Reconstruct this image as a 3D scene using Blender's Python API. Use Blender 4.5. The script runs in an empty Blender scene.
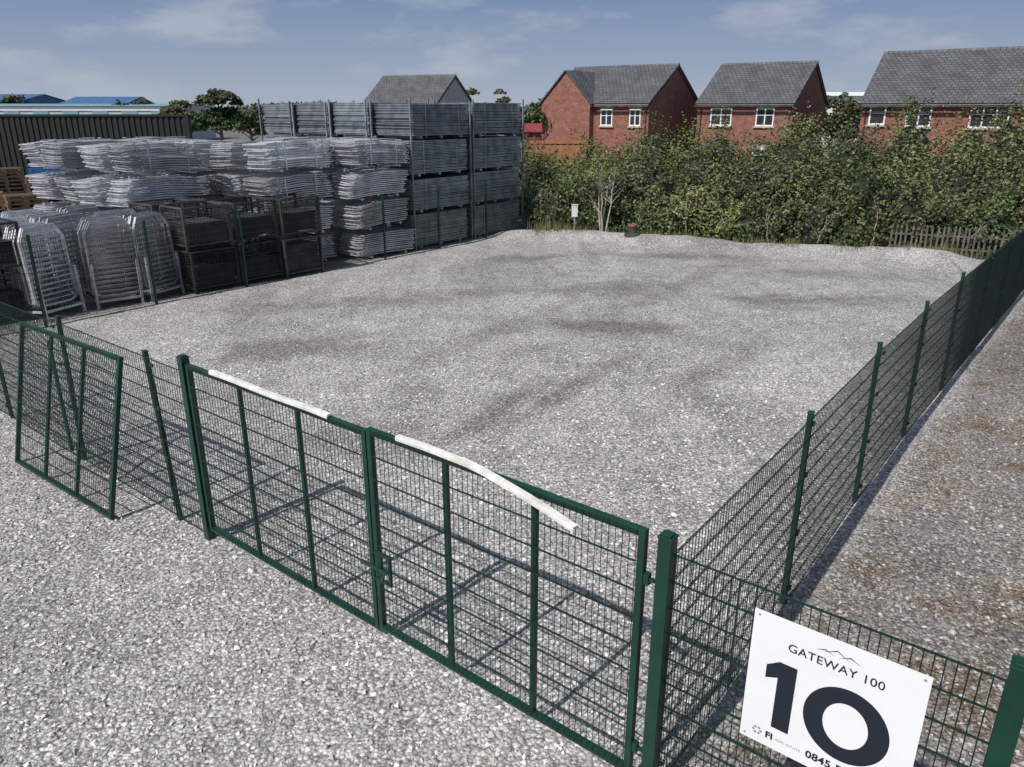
import bpy, math, random
import numpy as np
from mathutils import Vector, Matrix
random.seed(7); rng=np.random.default_rng(7)
S=bpy.context.scene
C=S.collection

# ---------------------------------------------------------------- helpers
def new_mat(name):
    m=bpy.data.materials.new(name); m.use_nodes=True
    nt=m.node_tree; b=nt.nodes['Principled BSDF']
    return m,nt,b
def N(nt,t,**k):
    n=nt.nodes.new(t)
    for a,v in k.items(): setattr(n,a,v)
    return n
def ramp(nt,pts):
    r=nt.nodes.new('ShaderNodeValToRGB')
    e=r.color_ramp.elements
    while len(e)<len(pts): e.new(0.5)
    for i,(p,c) in enumerate(pts):
        e[i].position=p; e[i].color=(c[0],c[1],c[2],1) if hasattr(c,'__len__') else (c,c,c,1)
    return r
def simple(name,col,rough=0.6,metal=0.0,var=0.25,scale=6.0,bump=0.0,dirt=None):
    m,nt,b=new_mat(name); L=nt.links.new
    tc=N(nt,'ShaderNodeTexCoord'); no=N(nt,'ShaderNodeTexNoise'); no.inputs['Scale'].default_value=scale; no.inputs['Detail'].default_value=4
    L(tc.outputs['Object'],no.inputs['Vector'])
    lo=[c*(1-var) for c in col]; hi=[min(1,c*(1+var)) for c in col]
    if dirt: lo=dirt
    r=ramp(nt,[(0.3,lo),(0.65,hi)]); L(no.outputs['Fac'],r.inputs['Fac']); L(r.outputs['Color'],b.inputs['Base Color'])
    b.inputs['Roughness'].default_value=rough; b.inputs['Metallic'].default_value=metal
    if bump:
        bp=N(nt,'ShaderNodeBump'); bp.inputs['Strength'].default_value=bump; bp.inputs['Distance'].default_value=0.01
        L(no.outputs['Fac'],bp.inputs['Height']); L(bp.outputs['Normal'],b.inputs['Normal'])
    return m
def per_object(mat,lo,hi):
    nt=mat.node_tree; b=nt.nodes['Principled BSDF']; src=b.inputs['Base Color'].links[0].from_socket
    oi=N(nt,'ShaderNodeObjectInfo'); mr=N(nt,'ShaderNodeMapRange'); mr.inputs['To Min'].default_value=lo; mr.inputs['To Max'].default_value=hi
    nt.links.new(oi.outputs['Random'],mr.inputs['Value'])
    mx=N(nt,'ShaderNodeMix',data_type='RGBA',blend_type='MULTIPLY'); mx.inputs[0].default_value=1
    nt.links.new(src,mx.inputs[6]); nt.links.new(mr.outputs[0],mx.inputs[7]); nt.links.new(mx.outputs[2],b.inputs['Base Color'])
class MB:
    def __init__(s): s.v=[]; s.f=[]
    def box_axes(s,c,ax,ay,az):
        n=len(s.v); c=Vector(c); ax=Vector(ax);ay=Vector(ay);az=Vector(az)
        for i in(-1,1):
            for j in(-1,1):
                for k in(-1,1): s.v.append(tuple(c+ax*i+ay*j+az*k))
        s.f+= [(n,n+1,n+3,n+2),(n+4,n+6,n+7,n+5),(n,n+4,n+5,n+1),(n+2,n+3,n+7,n+6),(n,n+2,n+6,n+4),(n+1,n+5,n+7,n+3)]
    def box(s,x0,x1,y0,y1,z0,z1):
        s.box_axes(((x0+x1)/2,(y0+y1)/2,(z0+z1)/2),((x1-x0)/2,0,0),(0,(y1-y0)/2,0),(0,0,(z1-z0)/2))
    def bar(s,p,q,w,h=None,side=None):
        p=Vector(p);q=Vector(q);d=q-p; l=d.length; d=d/l; h=h or w
        up=Vector((0,0,1)) if abs(d.z)<0.9 else Vector(side or (1,0,0))
        a=d.cross(up).normalized(); b2=a.cross(d).normalized()
        s.box_axes((p+q)/2,d*l/2,a*w/2,b2*h/2)
    def tube(s,pts,r,n=8):
        base=len(s.v); P=[Vector(p) for p in pts]
        for i,p in enumerate(P):
            d=(P[min(i+1,len(P)-1)]-P[max(i-1,0)]).normalized()
            up=Vector((0,0,1)) if abs(d.z)<0.9 else Vector((1,0,0))
            a=d.cross(up).normalized(); b2=a.cross(d).normalized()
            rr=r[i] if hasattr(r,'__len__') else r
            for k in range(n):
                t=2*math.pi*k/n; s.v.append(tuple(p+a*math.cos(t)*rr+b2*math.sin(t)*rr))
        for i in range(len(P)-1):
            for k in range(n):
                s.f.append((base+i*n+k,base+i*n+(k+1)%n,base+(i+1)*n+(k+1)%n,base+(i+1)*n+k))
        s.f.append(tuple(base+k for k in range(n))[::-1]); s.f.append(tuple(base+(len(P)-1)*n+k for k in range(n)))
    def mesh(s,name,mat=None):
        me=bpy.data.meshes.new(name); me.from_pydata(s.v,[],s.f); me.update()
        if mat: me.materials.append(mat)
        return me
    def obj(s,name,mat,parent=None,loc=None,bevel=0):
        o=bpy.data.objects.new(name,s.mesh(name,mat)); C.objects.link(o)
        if parent: o.parent=parent
        if loc: o.location=loc
        if bevel:
            b=o.modifiers.new('bevel','BEVEL'); b.width=bevel; b.segments=2; b.limit_method='ANGLE'
        return o
def empty(name,loc=(0,0,0),rz=0,parent=None):
    e=bpy.data.objects.new(name,None); C.objects.link(e); e.location=loc; e.rotation_euler=(0,0,rz); e.empty_display_size=0.2
    if parent: e.parent=parent
    return e
def inst(name,me,parent=None,loc=(0,0,0),rot=(0,0,0),scale=(1,1,1)):
    o=bpy.data.objects.new(name,me); C.objects.link(o); o.location=loc; o.rotation_euler=rot; o.scale=scale
    if parent: o.parent=parent
    return o
def np_mesh(name,V,F,mat,cols=None,smooth=False):
    k=F.shape[1]
    me=bpy.data.meshes.new(name); me.vertices.add(len(V)); me.vertices.foreach_set('co',V.astype(np.float32).ravel())
    me.loops.add(F.size); me.loops.foreach_set('vertex_index',F.astype(np.int32).ravel())
    me.polygons.add(len(F)); me.polygons.foreach_set('loop_start',np.arange(0,F.size,k,dtype=np.int32))
    me.polygons.foreach_set('use_smooth',np.full(len(F),smooth))
    if cols is not None:
        a=me.color_attributes.new('Col','FLOAT_COLOR','POINT')
        cc=np.ones((len(V),4),np.float32); cc[:,:3]=cols; a.data.foreach_set('color',cc.ravel())
    me.update(calc_edges=True); me.validate()
    if mat: me.materials.append(mat)
    return me
def leaves(name,P,size,cols,mat,upbias=0.4,parent=None,nrm=None):
    n=len(P); d=rng.normal(size=(n,3)); 
    if nrm is not None: d=d*0.7+nrm
    d[:,2]+=upbias; d/=np.linalg.norm(d,axis=1)[:,None]
    r=rng.normal(size=(n,3)); a=np.cross(d,r); a/=np.linalg.norm(a,axis=1)[:,None]; b=np.cross(d,a)
    s=(size*rng.uniform(0.6,1.35,n))[:,None]
    V=np.stack([P-a*s,P-b*s*0.55+d*s*.15,P+a*s,P+b*s*0.55-d*s*.1],1).reshape(-1,3)
    F=np.arange(4*n).reshape(-1,4)
    me=np_mesh(name,V,F,mat,np.repeat(cols,4,axis=0))
    o=bpy.data.objects.new(name,me); C.objects.link(o)
    if parent: o.parent=parent
    return o

# ---------------------------------------------------------------- materials
def leaf_mat():
    m,nt,b=new_mat('foliage'); L=nt.links.new
    a=N(nt,'ShaderNodeAttribute',attribute_name='Col'); L(a.outputs['Color'],b.inputs['Base Color'])
    b.inputs['Roughness'].default_value=0.6; b.inputs['Specular IOR Level'].default_value=0.3
    return m
M_leaf=leaf_mat()
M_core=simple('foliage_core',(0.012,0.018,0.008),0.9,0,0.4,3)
M_bark=simple('bark',(0.16,0.13,0.10),0.9,0,0.4,9,0.4)
M_green=simple('green_powder_coat',(0.005,0.038,0.025),0.42,0,0.28,5,0.03)
M_wire=simple('green_wire',(0.005,0.024,0.017),0.5,0,0.3,3)
M_galv=simple('galvanised_steel',(0.56,0.58,0.61),0.38,0.4,0.3,3); per_object(M_galv,0.62,1.15)
M_galv_dull=simple('weathered_galvanised_steel',(0.28,0.31,0.335),0.40,0.45,0.35,3); per_object(M_galv_dull,0.72,1.2)
M_rustpal=simple('weathered_palisade',(0.12,0.11,0.09),0.7,0.2,0.4,3)
M_dark=simple('dark_steel',(0.06,0.062,0.058),0.6,0.3,0.5,2.5); per_object(M_dark,0.6,1.3)
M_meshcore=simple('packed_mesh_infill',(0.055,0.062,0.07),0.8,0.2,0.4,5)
M_wood=simple('weathered_wood',(0.17,0.115,0.075),0.85,0,0.4,6,0.3); per_object(M_wood,0.6,1.2)
M_orange=simple('orange_timber',(0.34,0.16,0.075),0.8,0,0.25,2)
M_bluepl=simple('blue_plastic',(0.03,0.12,0.33),0.5)
M_white=simple('white_paint',(0.78,0.78,0.78),0.5,0,0.05,3)
M_whitepipe=simple('white_plastic_dirty',(0.74,0.73,0.70),0.55,0,0.1,9,dirt=(0.52,0.50,0.46))
M_sign=simple('sign_white',(0.78,0.79,0.81),0.35,0,0.03,3)
M_ink=simple('sign_ink',(0.012,0.018,0.03),0.4,0,0.1,3)
M_grey=simple('sign_grey',(0.25,0.27,0.3),0.4,0,0.1,3)
M_red=simple('red_paint',(0.20,0.035,0.035),0.6)
M_glass,nt,b=new_mat('window_glass'); b.inputs['Base Color'].default_value=(0.03,0.035,0.04,1); b.inputs['Roughness'].default_value=0.08

def brick_mat():
    m,nt,b=new_mat('red_brick'); L=nt.links.new
    tc=N(nt,'ShaderNodeTexCoord'); sep=N(nt,'ShaderNodeSeparateXYZ'); L(tc.outputs['Object'],sep.inputs[0])
    ad=N(nt,'ShaderNodeMath',operation='ADD'); L(sep.outputs[0],ad.inputs[0]); L(sep.outputs[1],ad.inputs[1])
    cb=N(nt,'ShaderNodeCombineXYZ'); L(ad.outputs[0],cb.inputs[0]); L(sep.outputs[2],cb.inputs[1])
    bt=N(nt,'ShaderNodeTexBrick'); L(cb.outputs[0],bt.inputs['Vector']); bt.inputs['Scale'].default_value=1
    bt.inputs['Brick Width'].default_value=0.225; bt.inputs['Row Height'].default_value=0.075; bt.inputs['Mortar Size'].default_value=0.008
    bt.inputs['Color1'].default_value=(0.32,0.085,0.052,1); bt.inputs['Color2'].default_value=(0.16,0.045,0.035,1); bt.inputs['Mortar'].default_value=(0.32,0.24,0.20,1)
    no=N(nt,'ShaderNodeTexNoise'); no.inputs['Scale'].default_value=2.3; no.inputs['Detail'].default_value=8; no.inputs['Roughness'].default_value=.7; L(tc.outputs['Object'],no.inputs['Vector'])
    r=ramp(nt,[(0.3,0.62),(0.7,1.25)]); L(no.outputs['Fac'],r.inputs['Fac'])
    mx=N(nt,'ShaderNodeMix',data_type='RGBA',blend_type='MULTIPLY'); mx.inputs[0].default_value=1
    L(bt.outputs['Color'],mx.inputs[6]); L(r.outputs['Color'],mx.inputs[7]); L(mx.outputs[2],b.inputs['Base Color']); b.inputs['Roughness'].default_value=0.85
    return m
M_brick=brick_mat()
def roof_mat(name,col):
    m,nt,b=new_mat(name); L=nt.links.new
    tc=N(nt,'ShaderNodeTexCoord'); bt=N(nt,'ShaderNodeTexBrick'); L(tc.outputs['Object'],bt.inputs['Vector']); bt.inputs['Scale'].default_value=1
    bt.inputs['Brick Width'].default_value=0.3; bt.inputs['Row Height'].default_value=0.27; bt.inputs['Mortar Size'].default_value=0.03
    bt.inputs['Color1'].default_value=(*[c*1.15 for c in col],1); bt.inputs['Color2'].default_value=(*[c*.8 for c in col],1); bt.inputs['Mortar'].default_value=(*[c*.4 for c in col],1)
    no=N(nt,'ShaderNodeTexNoise'); no.inputs['Scale'].default_value=0.9; no.inputs['Detail'].default_value=5; L(tc.outputs['Object'],no.inputs['Vector'])
    r=ramp(nt,[(0.3,0.7),(0.7,1.2)]); L(no.outputs['Fac'],r.inputs['Fac'])
    mx=N(nt,'ShaderNodeMix',data_type='RGBA',blend_type='MULTIPLY'); mx.inputs[0].default_value=1
    L(bt.outputs['Color'],mx.inputs[6]); L(r.outputs['Color'],mx.inputs[7]); L(mx.outputs[2],b.inputs['Base Color']); b.inputs['Roughness'].default_value=0.65
    return m
M_roof=roof_mat('slate_roof',(0.105,0.107,0.115))

# ---------------------------------------------------------------- layout frame
Lp=Vector((-3.39,7.45,0)); Rp=Vector((0.94,3.99,0))
bdir=(Rp-Lp).normalized(); ain=Vector((-bdir.y,bdir.x,0))  # into the yard
adir=Vector((0.61,0.792,0)).normalized(); nout=Vector((-adir.y,adir.x,0))
F0=Vector((0,29.5,0))
def sm(s,m,z=0): return F0+adir*s+nout*m+Vector((0,0,z))
A0=Vector((0.5,30.0,0)); e=Vector((0.918,-0.397,0)).normalized(); g=Vector((0.397,0.918,0)).normalized()
def qp(q,p,z=0): return A0+e*q+g*p+Vector((0,0,z))

# ---------------------------------------------------------------- ground
def vnoise(x,y,sc,seed=0):
    x=x/sc+seed*17.3; y=y/sc+seed*9.1
    xi=np.floor(x).astype(int); yi=np.floor(y).astype(int); fx=x-xi; fy=y-yi
    fx=fx*fx*(3-2*fx); fy=fy*fy*(3-2*fy)
    def h(i,j):
        n=(i*374761393+j*668265263+seed*1013)&0xffffffff; n=((n^(n>>13))*1274126177)&0xffffffff
        return ((n^(n>>16))&0xffff)/65535.0
    return (h(xi,yi)*(1-fx)+h(xi+1,yi)*fx)*(1-fy)+(h(xi,yi+1)*(1-fx)+h(xi+1,yi+1)*fx)*fy
def hgt(x,y):
    x=np.asarray(x,float); y=np.asarray(y,float)
    z=(vnoise(x,y,2.6,1)-.5)*.05+(vnoise(x,y,0.7,2)-.5)*.025+(vnoise(x,y,0.28,6)-.5)*.014
    q=(x-A0.x)*e.x+(y-A0.y)*e.y; p=(x-A0.x)*g.x+(y-A0.y)*g.y
    pc=-0.7+ (vnoise(q,q*0,2.5,3)-.5)*1.5
    amp=0.10+0.42*vnoise(q,q*0,3.1,4)
    amp=amp*np.clip((q+1.0)/3.0,0,1)*np.clip((16.0-q)/1.5,0,1)
    z=z+amp*np.exp(-((p-pc)/0.85)**2)+0.10*vnoise(x,y,0.6,5)*np.exp(-((p-pc)/1.2)**2)
    far=np.clip((np.hypot(x,y-15)-45)/40,0,1)
    return z*(1-far)
def axis(lo,hi,c0,c1,d):
    mid=np.arange(c0,c1+1e-6,d); out=[c1]; st=d
    while out[-1]<hi: st*=1.25; out.append(out[-1]+st)
    o2=[c0]; st=d
    while o2[-1]>lo: st*=1.25; o2.append(o2[-1]-st)
    return np.concatenate([np.array(o2[1:][::-1]),mid,np.array(out[1:])])
xs=axis(-1500,1500,-16,22,0.14); ys=axis(-300,2500,2,33,0.14)
X,Y=np.meshgrid(xs,ys,indexing='ij'); Z=hgt(X,Y)
V=np.stack([X,Y,Z],-1).reshape(-1,3); ni,nj=X.shape
idx=np.arange(ni*nj).reshape(ni,nj)
F=np.stack([idx[:-1,:-1],idx[1:,:-1],idx[1:,1:],idx[:-1,1:]],-1).reshape(-1,4)
# compacted fines / wheel runs on the pad: (x, y, rx, ry, rot, amount)
dirt=np.zeros_like(X)
for (cx_,cy_,rx,ry,ro,am) in [(2.4,20.0,1.5,.7,.2,.9),(2.2,16.2,1.3,.6,-.2,.9),(-.2,11.3,.26,1.5,-.55,.95),(1.0,12.2,.22,2.0,-.6,.8),(7.9,18.6,2.3,.7,.1,.9),(8.6,22,2.5,.6,-.3,.75),(-4.4,14.6,1.8,.6,.4,.9),(-1.8,19.2,2.2,.6,.3,.6),(-5.5,18.0,1.2,.5,.3,.6),(.6,24.5,1.8,.7,0,.7),(5.3,24.8,2.2,.5,-.2,.7),(3.5,13.0,.28,2.8,-.62,.6),(-2.4,10.2,1.2,.45,.2,.5),(4.6,20.5,.32,3.5,-.62,.6),(-.5,15.5,.32,3.0,-.6,.6),(.4,14.4,.8,.4,.3,.6)]:
    dx,dy=X-cx_,Y-cy_; a=dx*math.cos(ro)+dy*math.sin(ro); b_=-dx*math.sin(ro)+dy*math.cos(ro)
    wob=.6*(vnoise(X,Y,.9,11)-.5)+.7*(vnoise(X,Y,.35,12)-.5)
    dirt=np.maximum(dirt,am*np.clip(1.3-np.sqrt((a/rx)**2+(b_/ry)**2)*.85+wob,0,1))
dc=np.repeat(dirt.reshape(-1,1),3,axis=1)

P1=Vector((2.62,6.2,0))
def ground_mat():
    m,nt,b=new_mat('gravel_ground'); L=nt.links.new
    geo=N(nt,'ShaderNodeNewGeometry'); pos=geo.outputs['Position']
    def noise(sc,det=4,rough=0.6,src=pos,dist=0):
        n=N(nt,'ShaderNodeTexNoise'); n.inputs['Scale'].default_value=sc; n.inputs['Detail'].default_value=det; n.inputs['Roughness'].default_value=rough; n.inputs['Distortion'].default_value=dist
        L(src,n.inputs['Vector']); return n
    def math_(op,a,b2=None,c=None,clamp=False):
        n=N(nt,'ShaderNodeMath',operation=op); n.use_clamp=clamp
        for i,v in enumerate((a,b2,c)):
            if v is None: continue
            if isinstance(v,(int,float)): n.inputs[i].default_value=v
            else: L(v,n.inputs[i])
        return n.outputs[0]
    def mix(fac,a,b2,bt='MIX'):
        n=N(nt,'ShaderNodeMix',data_type='RGBA',blend_type=bt)
        for i,v in((0,fac),(6,a),(7,b2)):
            if isinstance(v,(int,float)): n.inputs[i].default_value=v
            elif isinstance(v,tuple): n.inputs[i].default_value=(*v,1)
            else: L(v,n.inputs[i])
        return n.outputs[2]
    v1=N(nt,'ShaderNodeTexVoronoi'); v1.inputs['Scale'].default_value=29; L(pos,v1.inputs['Vector'])
    v2=N(nt,'ShaderNodeTexVoronoi'); v2.inputs['Scale'].default_value=64; L(pos,v2.inputs['Vector'])
    s1=N(nt,'ShaderNodeSeparateColor'); L(v1.outputs['Color'],s1.inputs[0]); s2=N(nt,'ShaderNodeSeparateColor'); L(v2.outputs['Color'],s2.inputs[0])
    c1=ramp(nt,[(0.0,(0.21,0.203,0.195)),(0.3,(0.39,0.38,0.37)),(0.65,(0.53,0.518,0.508)),(1.0,(0.83,0.82,0.81))]); L(s1.outputs[0],c1.inputs['Fac'])
    c2=ramp(nt,[(0.0,(0.21,0.20,0.195)),(0.5,(0.47,0.46,0.45)),(1.0,(0.75,0.74,0.73))]); L(s2.outputs[1],c2.inputs['Fac'])
    sel=noise(5,3); selr=ramp(nt,[(0.42,0.1),(0.6,1.0)]); L(sel.outputs['Fac'],selr.inputs['Fac'])
    selm=math_('MULTIPLY',selr.outputs['Color'],0.7)
    col=mix(selm,c1.outputs['Color'],c2.outputs['Color'])
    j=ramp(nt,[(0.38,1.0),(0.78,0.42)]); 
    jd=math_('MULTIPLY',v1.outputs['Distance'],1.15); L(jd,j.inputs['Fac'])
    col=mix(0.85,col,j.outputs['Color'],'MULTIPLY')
    n1=noise(0.25,6,0.62,dist=0.6); r1=ramp(nt,[(0.36,0.82),(0.50,0.98),(0.62,1.08)]); L(n1.outputs['Fac'],r1.inputs['Fac'])
    col=mix(1.0,col,r1.outputs['Color'],'MULTIPLY')
    n2=noise(1.5,7,0.72); r2=ramp(nt,[(0.32,0.76),(0.6,1.07)]); L(n2.outputs['Fac'],r2.inputs['Fac']); col=mix(0.85,col,r2.outputs['Color'],'MULTIPLY')
    mp=N(nt,'ShaderNodeMapping'); mp.inputs['Rotation'].default_value=(0,0,math.radians(30)); mp.inputs['Scale'].default_value=(1.1,0.2,1); L(pos,mp.inputs['Vector'])
    n3=noise(1.0,7,0.66,src=mp.outputs[0],dist=0.7); r3=ramp(nt,[(0.36,0.80),(0.48,0.98),(0.6,1.04)]); L(n3.outputs['Fac'],r3.inputs['Fac']); 
    sp=N(nt,'ShaderNodeSeparateXYZ'); L(pos,sp.inputs[0])
    rd=Vector((0.625,0.78,0)).normalized(); rn=Vector((rd.y,-rd.x,0))
    dr=math_('ADD',math_('MULTIPLY',sp.outputs[0],rn.x),math_('MULTIPLY_ADD',sp.outputs[1],rn.y,-(P1.dot(rn))))
    dg=math_('ADD',math_('MULTIPLY',sp.outputs[0],ain.x),math_('MULTIPLY_ADD',sp.outputs[1],ain.y,-(Lp.dot(ain))))
    inyard=math_('MULTIPLY',math_('MULTIPLY_ADD',dg,1.0,0.0,clamp=True),math_('MULTIPLY_ADD',dr,-2,0,clamp=True))
    col=mix(math_('MULTIPLY',inyard,0.9),col,mix(1.0,col,r3.outputs['Color'],'MULTIPLY'))
    dm=N(nt,'ShaderNodeAttribute',attribute_name='Col'); sd_=N(nt,'ShaderNodeSeparateColor'); L(dm.outputs['Color'],sd_.inputs[0])
    col=mix(sd_.outputs[0],col,mix(1.0,col,(0.56,0.535,0.52),'MULTIPLY'))
    nb=noise(0.9,7,0.7); rb=ramp(nt,[(0.40,(0.60,0.58,0.57)),(0.51,(0.63,0.59,0.55)),(0.58,(0.52,0.43,0.34)),(0.67,(0.38,0.28,0.19))]); L(nb.outputs['Fac'],rb.inputs['Fac'])
    pm=math_('MULTIPLY',math_('MULTIPLY_ADD',dr,2.2,0.1,clamp=True),0.95)
    col=mix(pm,col,mix(1.0,col,rb.outputs['Color'],'MULTIPLY'))
    dp=math_('ADD',math_('MULTIPLY',sp.outputs[0],g.x),math_('MULTIPLY_ADD',sp.outputs[1],g.y,-(A0.dot(g))))
    dpn=math_('ADD',dp,math_('MULTIPLY',n2.outputs['Fac'],1.6))
    bm=math_('MULTIPLY_ADD',dpn,1.3,-1.4,clamp=True)
    rg=ramp(nt,[(0.35,(0.045,0.05,0.02)),(0.65,(0.11,0.10,0.055))]); L(sel.outputs['Fac'],rg.inputs['Fac'])
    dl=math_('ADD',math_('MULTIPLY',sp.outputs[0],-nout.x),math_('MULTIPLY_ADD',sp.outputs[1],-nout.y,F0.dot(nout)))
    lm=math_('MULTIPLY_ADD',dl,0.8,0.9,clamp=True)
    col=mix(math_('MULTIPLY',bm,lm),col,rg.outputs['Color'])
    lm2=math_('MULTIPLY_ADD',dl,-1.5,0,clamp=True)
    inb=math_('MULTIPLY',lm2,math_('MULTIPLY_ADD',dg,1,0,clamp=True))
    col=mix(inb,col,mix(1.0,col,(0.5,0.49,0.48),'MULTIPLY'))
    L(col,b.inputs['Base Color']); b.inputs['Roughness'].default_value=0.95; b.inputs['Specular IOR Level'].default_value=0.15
    hh2=math_('MULTIPLY_ADD',v2.outputs['Distance'],-0.4,math_('SUBTRACT',1.0,v1.outputs['Distance'])); hh3=math_('MULTIPLY_ADD',s1.outputs[2],0.4,hh2)
    bp=N(nt,'ShaderNodeBump'); bp.inputs['Strength'].default_value=0.8; bp.inputs['Distance'].default_value=0.02; L(hh3,bp.inputs['Height']); L(bp.outputs['Normal'],b.inputs['Normal'])
    return m
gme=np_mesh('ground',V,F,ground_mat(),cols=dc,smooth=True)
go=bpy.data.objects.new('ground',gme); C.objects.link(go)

def stones(n,xr,yr,fade):
    x=rng.uniform(*xr,n); y=rng.uniform(*yr,n)
    d=np.hypot(x,y); keep=(np.abs(x)<0.85*y+1.2)&(rng.uniform(size=n)<np.clip(1.25-d/fade,0.05,1))
    return x[keep],y[keep]
x,y=stones(190000,(-13,11),(2.2,17),13)
n=len(x)
base=np.array([[1,0,0],[-1,0,0],[0,1,0],[0,-1,0],[0,0,1],[0,0,-1]],float)
tri=np.array([[0,2,4],[2,1,4],[1,3,4],[3,0,4],[2,0,5],[1,2,5],[3,1,5],[0,3,5]])
sz=0.008+0.020*rng.uniform(size=n)**2.6
big=rng.uniform(size=n)<0.002; sz[big]*=1.7
Q=base[None]*rng.uniform(0.65,1.25,(n,6,1))+rng.normal(size=(n,6,3))*0.22
Q*=(sz[:,None]*np.ones(3))[:,None,:]*rng.uniform(0.7,1.35,(n,1,3))*np.array([1,1,.7])
an=rng.uniform(0,6.28,n); ca,sa=np.cos(an),np.sin(an)
Q=np.stack([Q[...,0]*ca[:,None]-Q[...,1]*sa[:,None],Q[...,0]*sa[:,None]+Q[...,1]*ca[:,None],Q[...,2]],-1)
Q+=np.stack([x,y,hgt(x,y)+sz*0.3],-1)[:,None,:]
FF=(tri[None]+(np.arange(n)*6)[:,None,None]).reshape(-1,3)
t=rng.uniform(size=n)**1.25; right=((x-2.62)*0.78-(y-6.2)*0.625)>0
lum=np.where(right,0.17+0.34*t,0.29+0.48*t)
# stones lying in the dirty runs are dustier
ix=np.clip(np.searchsorted(xs,x),0,ni-1); iy=np.clip(np.searchsorted(ys,y),0,nj-1); lum=lum*(1-.42*dirt[ix,iy])
tint=rng.uniform(size=n)[:,None]
cc=np.stack([lum,lum*0.975,lum*0.96],-1)*(1-.06*tint*np.array([0,.5,1.5]))
M_st,nt,b=new_mat('limestone_chippings'); a_=N(nt,'ShaderNodeAttribute',attribute_name='Col'); nt.links.new(a_.outputs['Color'],b.inputs['Base Color']); b.inputs['Roughness'].default_value=0.9
so=bpy.data.objects.new('gravel_stones',np_mesh('gravel_stones',Q.reshape(-1,3),FF,M_st,np.repeat(cc,6,axis=0))); C.objects.link(so)

# ---------------------------------------------------------------- mesh fencing
def wire_panel(mb,p0,p1,z0,z1,up=None,dv=0.05,dh=0.2,wv=0.0048,wh=0.0052):
    p0=Vector(p0);p1=Vector(p1); d=p1-p0; l=d.length; d=d/l
    upv=Vector(up) if up else Vector((0,0,1))
    nrm=d.cross(upv).normalized()
    k=int(l/dv)
    for i in range(k+1):
        q=p0+d*(l*i/k)
        mb.bar(q+upv*z0,q+upv*z1,wv)
    kk=int(round((z1-z0)/dh))
    for j in range(kk+1):
        z=z0+0.01+(z1-z0-0.02)*j/kk
        for s in(-1,1):
            mb.bar(p0+upv*z+nrm*0.0053*s,p1+upv*z+nrm*0.0053*s,wh)
def post(mb,p,h,w=0.06,dp=0.045,d=None,lean=(0,0),z0=-0.1):
    d=d or Vector((1,0,0)); nn=Vector((-d.y,d.x,0)); p=Vector(p)
    top=p+Vector((lean[0],lean[1],h)); bot=p+Vector((0,0,z0)); ax=(top-bot)
    mb.box_axes((top+bot)/2,d*w/2,nn*dp/2,ax/2)
    mb.box_axes(top+Vector((0,0,0.008)),d*(w/2+.004),nn*(dp/2+.004),Vector((0,0,0.008)))
def fence(name,pts,h=2.0,leans=None,skip_first=False,skip_last=False,mesh_z=(0.04,1.97),side=1,dh=0.2):
    root=empty(name); mp_=MB(); mw=MB()
    for i,p in enumerate(pts):
        d=(pts[min(i+1,len(pts)-1)]-pts[max(i-1,0)]).normalized()
        if (i==0 and skip_first) or (i==len(pts)-1 and skip_last): pass
        else: post(mp_,p,h+random.uniform(-.01,.02),d=d,lean=leans.get(i,(0,0)) if leans else (random.uniform(-.015,.015),random.uniform(-.015,.015)))
        if i<len(pts)-1:
            nn=Vector((-d.y,d.x,0))*0.034*side
            j0=Vector((0,0,random.uniform(-.012,.012)))
            wire_panel(mw,pts[i]+nn+j0,pts[i+1]+nn+j0,*mesh_z,dh=dh)
            if not(i==0 and skip_first):
                dd=(pts[i+1]-pts[i]).normalized()
                for z in (0.2,0.8,1.4,1.9):
                    mp_.box_axes(pts[i]+nn*1.3+Vector((0,0,z)),dd*0.03,nn*0.35,Vector((0,0,0.018)))
    mp_.obj('posts',M_green,root,bevel=0.003); mw.obj('wire_mesh',M_wire,root)
    return root
pr=[Rp.copy(),Vector((2.62,6.2,0)),Vector((4.2,8.28,0)),Vector((5.75,10.26,0))]
rd=Vector((0.632,0.775,0)).normalized()
for i in range(8): pr.append(pr[-1]+rd*2.5)
fence('mesh_fence',pr,skip_first=True,side=-1)
E1=Rp+bdir*1.82
fence('mesh_fence',[Rp.copy(),E1],skip_first=True,skip_last=True,side=1)
pts=[Lp.copy(),Lp-bdir*0.62,Lp-bdir*3.12,Lp-bdir*5.62,Lp-bdir*8.12,Lp-bdir*10.8]
fence('mesh_fence',pts,skip_first=True,leans={1:(-0.15,0.12),2:(0.03,0.02),3:(-.1,.1),4:(0,0),5:(0,0)},side=1)
corner=pts[-1]; lf=[corner]; end=F0+adir*1.0; nseg=8; 
for i in range(1,nseg+1): lf.append(corner.lerp(end,i/nseg))
fence('mesh_fence',lf,skip_first=True,side=1)

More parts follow.
